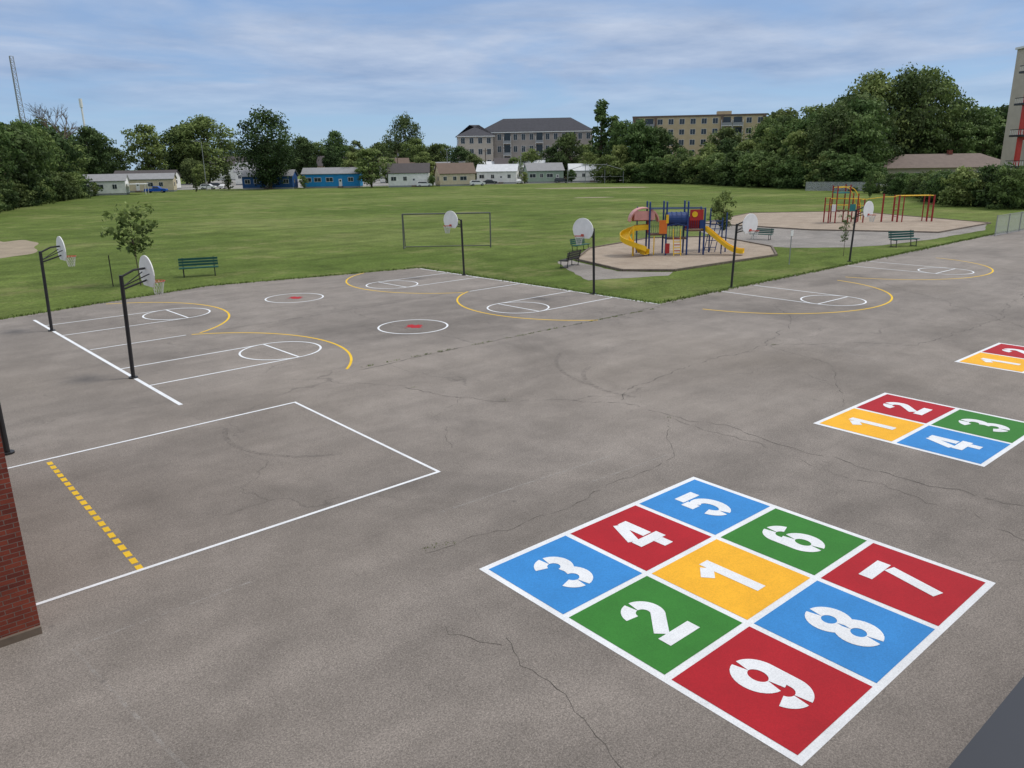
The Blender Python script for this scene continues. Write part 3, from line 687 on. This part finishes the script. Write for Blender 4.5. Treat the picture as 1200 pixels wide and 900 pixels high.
line=[(248,36),(236,46),(222,54),(205,60),(188,62),(172,68),(162,74)]
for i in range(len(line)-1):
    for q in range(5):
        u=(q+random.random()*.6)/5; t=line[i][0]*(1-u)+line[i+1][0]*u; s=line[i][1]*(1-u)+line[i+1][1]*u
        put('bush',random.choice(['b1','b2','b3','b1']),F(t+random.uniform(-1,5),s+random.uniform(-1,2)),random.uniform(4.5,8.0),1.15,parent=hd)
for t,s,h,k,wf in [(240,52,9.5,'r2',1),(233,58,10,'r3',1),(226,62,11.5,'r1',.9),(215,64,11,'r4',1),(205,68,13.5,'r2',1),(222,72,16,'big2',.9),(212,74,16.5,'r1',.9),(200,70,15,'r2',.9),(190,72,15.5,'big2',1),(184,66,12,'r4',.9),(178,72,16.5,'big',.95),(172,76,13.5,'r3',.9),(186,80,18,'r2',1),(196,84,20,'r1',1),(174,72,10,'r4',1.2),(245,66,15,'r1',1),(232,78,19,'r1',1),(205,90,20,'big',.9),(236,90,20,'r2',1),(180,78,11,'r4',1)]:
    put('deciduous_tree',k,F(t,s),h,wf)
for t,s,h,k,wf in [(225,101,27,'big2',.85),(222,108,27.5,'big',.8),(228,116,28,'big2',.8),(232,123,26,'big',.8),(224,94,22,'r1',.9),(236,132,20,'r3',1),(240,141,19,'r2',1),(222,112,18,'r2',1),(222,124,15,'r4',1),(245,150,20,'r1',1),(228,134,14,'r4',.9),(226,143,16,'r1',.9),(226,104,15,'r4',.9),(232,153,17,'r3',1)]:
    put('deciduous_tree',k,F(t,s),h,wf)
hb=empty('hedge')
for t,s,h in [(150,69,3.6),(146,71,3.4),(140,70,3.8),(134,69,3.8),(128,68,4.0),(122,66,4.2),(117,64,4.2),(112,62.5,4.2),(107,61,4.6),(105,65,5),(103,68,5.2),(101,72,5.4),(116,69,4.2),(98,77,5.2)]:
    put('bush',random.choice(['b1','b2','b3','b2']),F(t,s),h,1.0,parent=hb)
put('shrub','b1',F(100,63.5),4.9,.85)
def sapling(seed,h,w,th):
    return tree_mesh('sapling',seed,h,w,th,'leafL',34,18,.045,'round',.5,.007)
T['s1']=sapling(31,10,7.6,4.6); T['s2']=sapling(32,10,4.0,3.2)
T['s3']=tree_mesh('sapling3',33,10,5.5,4.2,'leafM',60,26,.045,'round',.6,.01)
put('sapling_tree','s1',(12.6,48.4,0),4.6,1.05)
put('sapling_tree','s3',(50.2,34.6,0),4.2,.9)
put('sapling_tree','s2',(52.5,26.2,0),3.2,.8)
put('sapling_tree','s3',F(100,45.5),5.2,.55)
b=MB(); b.cyl((11.3,49.2,0),(11.3,49.2,1.8),.03,'darkwood'); b.obj('tree_stake')
b=MB(); b.cyl((46,26.5,0),(46,26.5,2.2),.03,'galv'); b.box((46,26.47,2.0),(.3,.02,.35),'wtrim'); b.obj('sign_post')
def bare(seed,h):
    rr=random.Random(seed); mb=MB()
    def br(p,d,L,r,lv):
        q=p+d*L; mb.cyl(p,q,r,'bark',r2=r*.65,n=5,cap=False)
        if lv==0: return
        for _ in range(3 if lv>1 else 4):
            nd=(d+Vector((rr.gauss(0,.42),rr.gauss(0,.42),rr.gauss(.1,.25)))).normalized(); br(p.lerp(q,rr.uniform(.6,1)),nd,L*rr.uniform(.6,.8),r*.6,lv-1)
    br(Vector((0,0,0)),Vector((0,0,1)),h*.34,h*.016,5); return mb
bare(3,30).obj('bare_tree',loc=F(235,-129))
# ------------------------------------------------------------------ buildings
def win(mb,fr,x,y,z,w,h,side):
    mb.box((x,y+side*.03,z),(w,.04,h),'glass')
    for dz in (-h/2-.04,h/2+.04): fr.box((x,y+side*.05,z+dz),(w+.16,.07,.08),'wtrim')
    for dx in (-w/2-.04,w/2+.04): fr.box((x+dx,y+side*.05,z),(.08,.07,h),'wtrim')
    fr.box((x,y+side*.056,z),(.05,.03,h),'wtrim')
WC={'siding_white':srgb(230,230,224),'siding_grey':srgb(176,180,184),'siding_beige':srgb(206,192,166),'siding_green':srgb(150,168,150),'siding_blue':srgb(26,136,196),'siding_navy':srgb(26,76,130),
'roof_grey':srgb(146,146,148),'roof_white':srgb(214,216,218),'roof_dark':srgb(80,74,74),'roof_brown':srgb(110,92,80)}
for k_,c_ in WC.items(): M[k_]=mat(k_,c_,.75,.12,1.2)
def home(name,loc,rz,L,W,hw,hr,wall,roof,seed=0,carport=False):
    rr=random.Random(seed)
    e=empty(name,loc,rz); w=MB(); w.box((0,0,.45+ (hw-.45)/2),(L,W,hw-.45),wall); w.box((0,0,.22),(L-.1,W-.1,.44),'galv')
    w.add([(-L/2,-W/2,hw),(-L/2,W/2,hw),(-L/2,0,hw+hr-.02)],[(0,1,2)],wall); w.add([(L/2,-W/2,hw),(L/2,W/2,hw),(L/2,0,hw+hr-.02)],[(0,1,2)],wall)
    for zz in np.arange(.8,hw,.35): w.box((0,-W/2-.008,zz),(L,.014,.03),wall)
    w.obj('walls',e)
    r=MB(); o=.35
    for sg in (-1,1):
        a=Vector((0,sg*(W/2+o),hw-o*hr/(W/2))); c=Vector((0,0,hw+hr)); t=Vector((0,0,.14))
        vs=[Vector((-L/2-o,a.y,a.z)),Vector((L/2+o,a.y,a.z)),Vector((L/2+o,0,c.z)),Vector((-L/2-o,0,c.z))]; vs=vs+[v+t for v in vs]
        r.add(vs,[(0,1,2,3),(4,5,6,7),(0,1,5,4),(1,2,6,5),(3,0,4,7)],roof)
    r.obj('roof',e)
    g1=MB(); fr=MB(); x=-L/2+1.6; n=0; dx=rr.choice([2,3])
    while x<L/2-1.2:
        if n==dx:
            fr.box((x,-W/2-.04,.5+1.05),(.95,.06,2.1),'wtrim'); g1.box((x,-W/2-.08,2.1),(.5,.03,.5),'glass'); fr.box((x,-W/2-.6,.25),(1.4,1.0,.5),'curb')
        else:
            ww=rr.choice([1.0,1.5,2.0]); win(g1,fr,x,-W/2,hw*.58,ww,1.1,-1)
        x+=rr.uniform(2.6,3.6); n+=1
    for sx in (-1,1): g1.box((sx*(L/2+.02),-W*.15,hw*.58),(.04,1.3,1.1),'glass')
    g1.obj('windows',e); fr.obj('frames_and_door',e)
    if carport:
        c=MB(); c.box((L/2+2.6,-.3,2.6),(4.4,W,.14),'wtrim')
        for yy in (-W/2,W/2-.5): c.cyl((L/2+4.6,yy,0),(L/2+4.6,yy,2.55),.06,'wtrim')
        c.obj('carport',e)
    return e
home('mobile_home',F(206,-109.5),VA+.30,20,6,3.6,1.5,'siding_white','roof_grey',1,True)
home('mobile_home',F(228,-104.5),VA+.25,17,6,3.6,1.4,'siding_beige','roof_grey',2)
home('mobile_home',F(250,-113),VA+.1,18,6,4,1.8,'siding_white','roof_dark',3)
home('mobile_home',F(241,-72),VA,15,6,3.8,1.6,'siding_navy','roof_grey',4)
home('mobile_home',F(243,-53.5),VA,17,6,4.2,1.6,'siding_blue','roof_grey',5)
home('mobile_home',F(241,-30),VA+.05,12,7,4.2,2.5,'siding_white','roof_dark',6)
home('mobile_home',F(245,-16.5),VA+.3,11,7,3.8,2.8,'siding_beige','roof_brown',7)
home('mobile_home',F(262,-3.5),VA-.15,13,6,4.0,2.0,'siding_white','roof_white',8)
home('mobile_home',F(264,11.5),VA+.2,12,6,4.0,2.2,'siding_green','roof_grey',9)
home('mobile_home',F(266,25.5),VA,11,6,3.8,2.0,'siding_white','roof_white',10)
rr_=random.Random(5)
for i in range(10):
    home('mobile_home',F(290+rr_.uniform(-8,12),-42+i*8.2),VA+rr_.uniform(-.5,.5),rr_.uniform(8,11),6,rr_.uniform(4.6,6.2),rr_.uniform(1.8,2.8),rr_.choice(['siding_white','siding_grey','siding_beige','siding_white']),rr_.choice(['roof_white','roof_grey','roof_dark','roof_brown','roof_white']),20+i)
home('house',F(410,-143),VA,18,9,7.5,4,'siding_white','roof_dark',30); home('house',F(400,-124),VA+.3,14,9,6,4,'siding_grey','roof_dark',31); home('house',F(430,-166),VA,16,9,7,4,'siding_beige','roof_grey',32)
home('house',F(360,-78),VA,14,9,6.5,4,'siding_beige','roof_dark',34); home('house',F(300,-96),VA+.1,11,8,5.0,3,'siding_white','roof_grey',35)
M['stone']=mat('stone_wall',srgb(160,152,144),.85,.15,.6); M['stone2']=mat('stone_wall_light',srgb(186,176,162),.85,.12,.6); M['shingle']=mat('shingle_roof',srgb(68,68,74),.9,.2,1)
M['beige']=mat('beige_brick',srgb(190,172,138),.85,.12,.6)
def hip(mb,L,W,z,h,o,m,x0=0):
    a=[(-L/2-o,-W/2-o,z),(L/2+o,-W/2-o,z),(L/2+o,W/2+o,z),(-L/2-o,W/2+o,z),(-L/2+W/2,0,z+h),(L/2-W/2,0,z+h)]
    a=[(p[0]+x0,p[1],p[2]) for p in a]
    mb.add(a,[(0,1,5,4),(1,2,5),(2,3,4,5),(3,0,4),(3,2,1,0)],m)
def block(name,loc,rz,L,W,H,floors,bays,wall,hiproof=None,balc=(),parap='wtrim',accent=None):
    e=empty(name,loc,rz); w=MB(); w.box((0,0,H/2),(L,W,H),wall)
    if accent:
        for xx,ww in accent[1]: w.box((xx,-W/2-.25,H/2),(ww,.48,H+.3),accent[0])
    w.obj('walls',e)
    r=MB()
    if hiproof: hip(r,L,W,H+.02,hiproof,.8,'shingle'); r.box((0,-W/2-.7,H-.25),(L+1.4,.12,.35),'wtrim')
    else: r.box((0,0,H+.25),(L+.5,W+.5,.5),parap); r.box((L*.2,0,H+1.2),(5,4,1.4),wall)
    r.obj('roof',e)
    gl=MB(); fr=MB(); bl=MB(); fh=H/floors
    for f in range(floors):
        for i in range(bays):
            x=-L/2+(i+.5)*L/bays; z=f*fh+fh*.55
            if i in balc:
                gl.box((x,-W/2-.03,z-.1),(L/bays*.75,.05,fh*.72),'glass'); bl.box((x,-W/2-.8,f*fh+.15),(L/bays*.9,1.6,.2),'wtrim'); bl.box((x,-W/2-1.55,f*fh+.75),(L/bays*.9,.06,.95),'galv')
                for sx in (-1,1): bl.box((x+sx*L/bays*.45,-W/2-.78,f*fh+.7),(.12,1.5,fh-.5),'wtrim')
            else: win(gl,fr,x,-W/2,z,min(1.9,L/bays*.45),fh*.5,-1)
        for yy in np.arange(-W/2+2.5,W/2-1,4.0):
            for sx in (-1,1): gl.box((sx*(L/2+.02),yy,f*fh+fh*.55),(.05,1.4,fh*.5),'glass')
    gl.obj('windows',e); fr.obj('window_frames',e)
    if bl.f: bl.obj('balconies',e)
    return e
block('condominium_building',F(338,12),VA-.10,46,18,18.6,4,14,'stone',5.5,balc=(3,7,11))
block('condominium_building',F(336,-14),VA+.10,14,18,17.2,4,4,'stone2',4.5)
block('apartment_building',F(296,69),VA-.18,46,16,21.3,6,12,'beige',None,balc=(0,1,8,9),parap='roof_brown',accent=('roof_brown',[(-15,.8),(8,.8),(-22.5,1.2),(22.4,1.0)]))
M['roof_brown2']=mat('brown_shingle',srgb(122,108,100),.9,.15,1)
e=empty('low_pavilion_building',F(204,110),VA-.05); w=MB(); w.box((0,0,1.9),(31,12,3.8),'stone2'); w.obj('walls',e); r=MB(); hip(r,31,12,3.82,3.3,1.0,'roof_brown2'); r.box((2,0,7.4),(1,1,1.2),'brick'); r.obj('roof',e)
gl=MB(); fr=MB()
for x in (-12,-8,-3,2,7,12): win(gl,fr,x,-6,2.0,1.8,1.3,-1)
gl.obj('windows',e); fr.obj('window_frames',e)
# tower block at far right with red frame and balconies
M['redsteel']=mat('red_painted_steel',srgb(190,58,48),.5,.15,2)
e=empty('apartment_tower',F(152,103.6),VA)
w=MB(); w.box((4.5,6,13.2),(16,10,26.4),'stone2'); w.obj('walls',e)
r=MB()
for x in (-8.2,-2.5,3,8): r.box((x,-1.6,13.0),(.8,.55,26.0),'redsteel')
for f in range(1,5): r.box((0,-1.6,f*5.6-1.7),(16.3,.4,.5),'redsteel')
r.obj('red_columns',e); bl=MB(); gl=MB()
for f in range(1,5):
    z=f*5.6-1.2
    bl.box((.2,-1.2,z),(18.4,3.6,.35),'black'); bl.box((.2,-2.96,z+1.1),(18.4,.08,.12),'black'); bl.box((-8.95,-1.2,z+1.1),(.08,3.5,.12),'black')
    for i in range(40): bl.box((-8.8+i*.45,-2.96,z+.6),(.08,.05,1.0),'wtrim')
    for i in range(7): bl.box((-8.95,-2.9+i*.55,z+.6),(.05,.08,1.0),'wtrim')
    for x in (-1.5,2.5,7): gl.box((x,.97,z+1.5),(3.0,.05,2.4),'glass')
bl.obj('balconies',e); gl.obj('windows',e)
rf=MB(); rf.box((4.5,6,26.6),(16.6,10.6,.4),'wtrim'); rf.obj('roof',e)
e=MB()
H_=46
for i in range(3):
    a=i*2.094; e.cyl((1.4*math.cos(a),1.4*math.sin(a),0),(.75*math.cos(a),.75*math.sin(a),H_),.12,'galv')
for k in range(22):
    z0=k*H_/22; z1=(k+1)*H_/22; r0=1.4-.65*z0/H_; r1=1.4-.65*z1/H_
    for i in range(3):
        a=i*2.094; c=(i+1)*2.094; e.cyl((r0*math.cos(a),r0*math.sin(a),z0),(r1*math.cos(c),r1*math.sin(c),z1),.07,'galv',n=5); e.cyl((r1*math.cos(a),r1*math.sin(a),z1),(r1*math.cos(c),r1*math.sin(c),z1),.06,'galv',n=5)
e.obj('lattice_tower',loc=F(300,-178.5))
e=MB(); e.cyl((0,0,0),(0,0,38),.55,'wtrim',r2=.4,n=12); e.cyl((0,0,35.5),(0,0,39.5),.75,'wtrim',n=12); e.obj('monopole_mast',loc=F(400,-208))
def lamp(loc,h,rz=0):
    e=empty('street_lamp',loc,rz); p=MB(); p.cyl((0,0,0),(0,0,h),.14,'galv',r2=.08); p.pipe([(0,0,h),(1.0,0,h+.4),(2.2,0,h+.5)],.06,'galv'); p.obj('pole',e)
    q=MB(); q.box((2.5,0,h+.47),(.9,.35,.16),'galv'); q.obj('lamp_head',e)
lamp(F(236,-89.5),13.5,VA+3.14); lamp(F(300,-100),12,VA); lamp(F(262,-20),11,VA); lamp(F(262,4),11,VA)
for t,s in ((275,-38),(280,-8),(285,22)):
    u=MB(); u.cyl((0,0,0),(0,0,11.5),.17,'bark',r2=.11); u.box((0,0,10.6),(2.4,.12,.14),'bark',VA); u.cyl((.3,0,9.3),(.3,0,10.2),.22,'galv'); u.obj('utility_pole',loc=F(t,s))
def car(name,loc,rz,paint,kind='suv'):
    e=empty(name,loc,rz); bo=MB(); L=4.6
    if kind=='pickup':
        L=5.8; prof=[(-2.9,.45),(2.8,.45),(2.9,.75),(2.8,1.05),(1.4,1.15),(.7,1.75),(-.6,1.8),(-.75,1.15),(-2.9,1.12)]
        gl_=[(1.15,1.2),(.65,1.66),(-.5,1.70),(-.6,1.2)]
    elif kind=='suv':
        prof=[(-2.3,.4),(2.2,.4),(2.3,.7),(2.2,1.0),(1.2,1.1),(.5,1.6),(-1.8,1.65),(-2.25,1.1)]; gl_=[(1.0,1.12),(.45,1.52),(-1.7,1.56),(-2.0,1.12)]
    else:
        prof=[(-2.3,.35),(2.2,.35),(2.3,.6),(2.2,.85),(1.1,.95),(.4,1.4),(-1.1,1.42),(-1.8,1.0),(-2.3,.92)]; gl_=[(.9,.98),(.35,1.32),(-1.05,1.34),(-1.6,1.0)]
    n=len(prof); vs=[]
    for sg in (-1,1):
        for x,z in prof: vs.append((x,sg*(.9-max(0,z-1.0)*.25),z))
    bo.add(vs,[tuple(range(n)),tuple(range(n,2*n))[::-1]]+[(i,i+n,(i+1)%n+n,(i+1)%n) for i in range(n)],paint); bo.obj('body',e)
    gg=MB()
    for sg in (-1,1):
        gg.add([(x,sg*(.915-max(0,z-1.0)*.25),z) for x,z in gl_],[(0,1,2,3)],'glass')
    gg.obj('windows',e)
    wh=MB()
    for x in (-L*.31,L*.31):
        for sg in (-1,1): wh.cyl((x,sg*.70,.34),(x,sg*.94,.34),.34,'tire',n=16); wh.cyl((x,sg*.941,.34),(x,sg*.95,.34),.19,'galv',n=12)
    wh.obj('wheels',e)
car('pickup_truck',F(219,-97),VA+.1,'carb','pickup')
car('parked_car',F(236,-25),VA+.1,'carw','suv'); car('parked_car',F(240,-9.5),VA+.2,'carw','suv'); car('parked_car',F(256,-6),VA,'card','sedan'); car('parked_car',F(258,4),VA+1.2,'carw','sedan'); car('parked_car',F(258,17),VA,'card','suv')
car('parked_car',F(250,-89),VA+1.3,'carw','sedan'); car('parked_car',F(262,-96),VA+.3,'card','suv'); car('parked_car',F(250,-80),VA+.6,'carr','sedan'); car('parked_car',F(244,-92),VA,'carw','suv')
# ------------------------------------------------------------------ school building
e=empty('brick_school_building')
w=MB(); w.box((-9.45,16.35,3.6),(21.1,8.3,7.2),'brick'); w.box((5,-8.1,2.6),(60,16.2,5.2),'brick'); w.box((0.55,12.17,.06),(1.1,.06,.12),'curb'); w.obj('walls',e)
r=MB(); r.box((-9.45,16.35,7.3),(21.3,8.5,.2),'flash'); r.box((5,-8.2,5.3),(60,16,.2),'roofm'); r.box((5,.20,5.38),(60,.30,.44),'flash'); r.box((5,.355,5.2),(60,.03,.5),'flash'); r.obj('roof',e)
d=MB(); d.box((-.15,12.13,1.4),(.9,.12,2.6),'black'); d.obj('door',e)
gl=MB(); fr=MB()
for x in (-17,-12,-7): win(gl,fr,x,12.2,2.0,2.2,1.4,-1)
gl.obj('windows',e); fr.obj('window_frames',e)
b=MB(); b.cyl((1.98,21.3,0),(1.98,21.3,3.6),.07,'black',n=10); b.cyl((1.98,21.3,0),(1.98,21.3,.05),.16,'black',n=10); b.obj('steel_post')
# ------------------------------------------------------------------ world, sun, camera
SAZ=math.radians(-25); SEL=math.radians(56)
wd=bpy.data.worlds.new('World'); scene.world=wd; wd.use_nodes=True; nt=wd.node_tree; nt.nodes.clear()
wo=N(nt,'ShaderNodeOutputWorld'); bg=N(nt,'ShaderNodeBackground'); nt.links.new(bg.outputs[0],wo.inputs[0]); bg.inputs[1].default_value=0.12
sk=N(nt,'ShaderNodeTexSky',sky_type='NISHITA'); sk.sun_disc=False; sk.sun_elevation=SEL; sk.sun_rotation=math.pi/2-SAZ; sk.air_density=1.0; sk.dust_density=1.0; sk.ozone_density=1.5
tc=N(nt,'ShaderNodeTexCoord'); sp=N(nt,'ShaderNodeSeparateXYZ'); nt.links.new(tc.outputs['Generated'],sp.inputs[0])
az=N(nt,'ShaderNodeMath',operation='ADD'); nt.links.new(sp.outputs[2],az.inputs[0]); az.inputs[1].default_value=0.07
dx=N(nt,'ShaderNodeMath',operation='DIVIDE'); nt.links.new(sp.outputs[0],dx.inputs[0]); nt.links.new(az.outputs[0],dx.inputs[1])
dy=N(nt,'ShaderNodeMath',operation='DIVIDE'); nt.links.new(sp.outputs[1],dy.inputs[0]); nt.links.new(az.outputs[0],dy.inputs[1])
cb=N(nt,'ShaderNodeCombineXYZ'); nt.links.new(dx.outputs[0],cb.inputs[0]); nt.links.new(dy.outputs[0],cb.inputs[1])
grad=ramp(nt,sp.outputs[2],[(0.0,(3.6,5.2,6.9,1)),(0.05,(2.6,4.4,6.8,1)),(0.11,(1.9,3.4,6.1,1)),(0.20,(1.9,3.2,5.8,1)),(0.6,(3.5,4.4,6.0,1))])
base=mix(nt,0.75,sk.outputs[0],grad)
cn=noise(nt,cb.outputs[0],0.50,8,0.55,0.7)
el=ramp(nt,sp.outputs[2],[(0.02,g(0)),(0.06,g(0.35)),(0.10,g(0.8)),(0.15,g(1.0)),(1.0,g(1.0))])
cm=ramp(nt,cn,[(0.36,g(0.10)),(0.54,g(1))])
cmk=mix(nt,1.0,cm,el,'MULTIPLY')
cc1=ramp(nt,noise(nt,cb.outputs[0],1.1,7,0.6),[(0.3,(2.4,3.3,5.0,1)),(0.7,(4.5,5.2,6.5,1))])
hi=ramp(nt,sp.outputs[2],[(0.2,g(0)),(0.5,g(1))])
cc=mix(nt,hi,cc1,(7.2,7.3,7.5,1))
sky=mix(nt,cmk,base,cc)
nt.links.new(sky,bg.inputs[0])
L=bpy.data.lights.new('sun','SUN'); L.energy=1.95; L.angle=math.radians(11); L.color=(1.0,.955,.89)
so=bpy.data.objects.new('sun',L); COL.objects.link(so)
dirv=Vector((math.cos(SEL)*math.cos(SAZ),math.cos(SEL)*math.sin(SAZ),math.sin(SEL))); so.rotation_euler=dirv.to_track_quat('Z','Y').to_euler(); so.location=(0,0,60)
cam=bpy.data.cameras.new('camera'); co=bpy.data.objects.new('camera',cam); COL.objects.link(co); scene.camera=co
right=Vector((0.76074,-0.64889,-0.01461)); upv=Vector((0.18984,0.20092,0.96104)); fw=Vector((0.62067,0.73387,-0.27603))
Rm=Matrix((right,upv,-fw)).transposed().to_4x4(); co.matrix_world=Matrix.Translation((0,0,6.6))@Rm
cam.sensor_width=36; cam.lens=27.12; cam.clip_start=0.05; cam.clip_end=6000
scene.view_settings.view_transform='Standard'; scene.view_settings.look='None'; scene.view_settings.exposure=0
